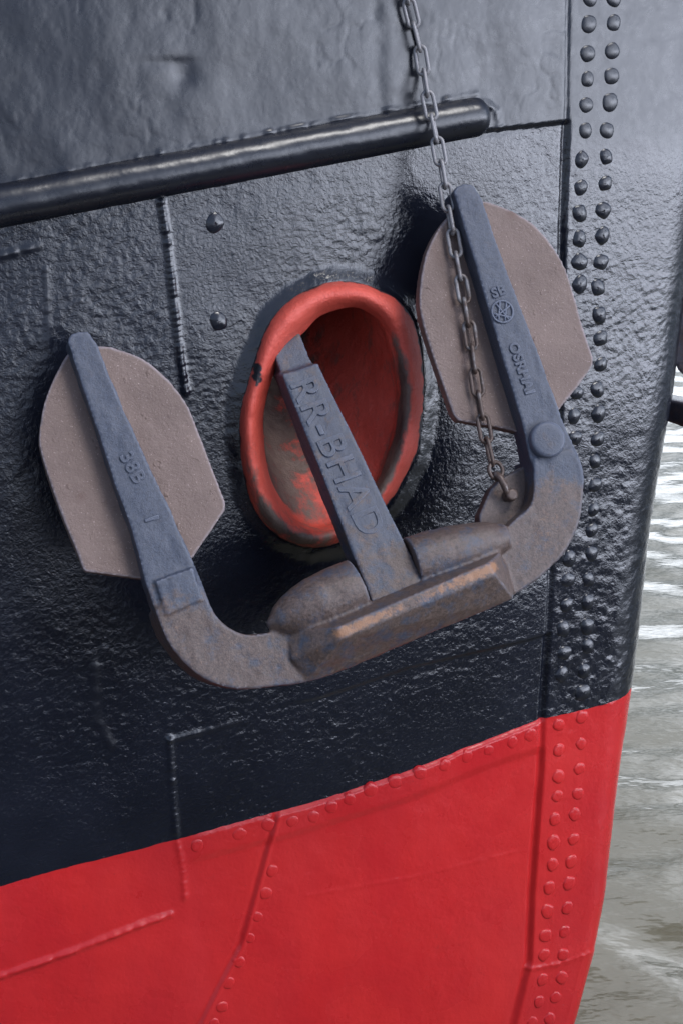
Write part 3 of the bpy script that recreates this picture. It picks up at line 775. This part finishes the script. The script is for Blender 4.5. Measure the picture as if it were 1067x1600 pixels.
for i in range(nl):
    sc_ = (i + .5) * pitch
    pa = np.array([np.interp(sc_ - pitch * .5, L, P3[:, k]) for k in range(3)]); pb = np.array([np.interp(sc_ + pitch * .5, L, P3[:, k]) for k in range(3)])
    X = Vector(pb - pa).normalized(); nn = Vector(NRM); nn = (nn - nn.dot(X) * X).normalized(); Y = nn.cross(X)
    mat = Matrix((X, Y, nn)).transposed().to_4x4() @ Matrix.Rotation((math.pi / 2 if i % 2 else 0) + R(random.uniform(-12, 12)) + R(20), 4, 'X')
    mat.translation = Vector((pa + pb) / 2) - Vector(CLOC)
    o = bpy.data.objects.new('link', LM); COL.objects.link(o); o.parent = chain; o.matrix_local = mat
bm = bmesh.new(); cc_ = SP(774, 735, -.030); re_ = .0155
ax = (Vector(AN) + .4 * Vector(T)).normalized(); q = ax.to_track_quat('Z', 'Y')
tube(bm, [cc_ + q @ Vector((re_ * math.cos(a_), re_ * math.sin(a_), 0)) for a_ in np.linspace(0, 2 * math.pi, 33)], .0037, 10, False)
me = bm_mesh('ring', bm); smooth(me); localise(me, CLOC); link('ring', me, MC, chain)
bm = bmesh.new()
tube(bm, [SP(772, 742, -.040), SP(776, 742, -.022), SP(781, 747, -.016), SP(787, 758, -.018), SP(791, 768, -.022), SP(793, 775, -.028)], .0062, 12)
disc(bm, SP(793, 775, -.044), AN, .0115, .026, .2, 20)
me = bm_mesh('shackle', bm); smooth(me); localise(me, CLOC); link('shackle', me, MC, chain)

# ------------------------------------------------------------------ second anchor on the far bow
far = empty('anchor', (0, 0, 0), 'dark rusty anchor half hidden behind the bow at the right edge', 'anchor')
FD = 3.72
def FP(uu, vv, dy=0.0):
    r = ray(np.float64(uu), np.float64(vv)); return Vector(CAM + r * (FD + dy) / r[1])
far.location = FP(1130, 655); fl_ = Vector(far.location)
def fsolid(name, pts, dy, th, mat):
    bm = bmesh.new(); f = [FP(a_, b_, dy) for a_, b_ in pts]; prism(bm, f, [p + Vector((.02, th, .0)) for p in f]); bmesh.ops.triangulate(bm, faces=bm.faces)
    me = remeshed(name, bm, .006, 2, .002, .04); attr(me, 'wear', np.full(len(me.vertices), .55)); attr(me, 'rust', np.full(len(me.vertices), .1)); localise(me, fl_); return link(name, me, mat, far)
fsolid('fluke', [(1012, 400), (1008, 505), (1049, 563), (1067, 590), (1095, 630), (1180, 590), (1215, 480), (1180, 380), (1110, 350)], .0, .05, MDK)
bm = bmesh.new()
secs = [((1010, 618), (1010, 650), .05), ((1067, 629), (1067, 668), -.02), ((1120, 640), (1120, 686), -.08), ((1170, 620), (1195, 690), -.10), ((1190, 560), (1235, 590), -.08), ((1180, 420), (1215, 410), .0)]
VV = []
for (t_, b_, dy) in secs:
    a_, b2 = FP(*t_, dy), FP(*b_, dy); VV.append([bm.verts.new(p) for p in (a_, b2, b2 + Vector((.02, .07, 0)), a_ + Vector((.02, .07, 0)))])
for a_, b_ in zip(VV[:-1], VV[1:]):
    for k in range(4): bm.faces.new((a_[k], a_[(k + 1) % 4], b_[(k + 1) % 4], b_[k]))
bm.faces.new(VV[0]); bm.faces.new(VV[-1][::-1]); bmesh.ops.triangulate(bm, faces=bm.faces)
me = remeshed('arm', bm, .006, 2, .002, .04); attr(me, 'wear', np.full(len(me.vertices), .4)); attr(me, 'rust', np.full(len(me.vertices), .1)); localise(me, fl_); link('arm', me, MDK, far)

# ------------------------------------------------------------------ water and quay
xs = np.concatenate([[-4000, -1200, -400, -150, -60, -25, -10, -5, -2], np.arange(-1, 7, .03), [7.3, 8, 9.5, 12, 16, 25, 60, 150, 400, 1200, 4000]])
ys = np.concatenate([[-4000, -800, -100, -20, -2], np.arange(.5, 14, .03), [14.2, 15, 17, 21, 30, 60, 150, 400, 1200, 4000]])
X, Y = np.meshgrid(xs, ys); nrw, ncw = X.shape
zz = np.zeros_like(X)
for k, (am, lam, dg_) in enumerate([(.016, 1.1, 80), (.011, .62, 108), (.008, .42, 64), (.0045, .27, 97), (.0022, .17, 128)]):
    a_ = R(dg_); ph = 1.3 * fbm(X / (lam * 2.2), Y / (lam * 2.2), 200 + k, 2) * 3
    zz += am * np.sin(2 * math.pi / lam * (X * math.cos(a_) + Y * math.sin(a_)) + ph) * (.6 + .8 * vnoise(X / 1.3, Y / 1.3, 220 + k))
fade = ((X > -1.2) & (X < 7.2) & (Y > .4) & (Y < 14.1)); zz *= fade * .48
ii = np.arange(nrw * ncw).reshape(nrw, ncw)
me = npmesh('water', np.stack([X, Y, zz], -1).reshape(-1, 3), np.stack([ii[:-1, :-1], ii[:-1, 1:], ii[1:, 1:], ii[1:, :-1]], -1).reshape(-1, 4))
wo = link('water', me, MWA); wo['kind'] = 'structure'
bm = bmesh.new()
prism(bm, [(-60, -40, .95), (6.5, -40, .95), (6.5, .55, .95), (-60, .55, .95)], [(-60, -40, -2), (6.5, -40, -2), (6.5, .55, -2), (-60, .55, -2)])
me = bm_mesh('quay', bm); qo = link('quay', me, MQ); qo['kind'] = 'structure'
print('rivets', n_r, 'links', nl, 'pitch', pitch, 'hull verts', nr * nc, 'se', se.min(), se.max())
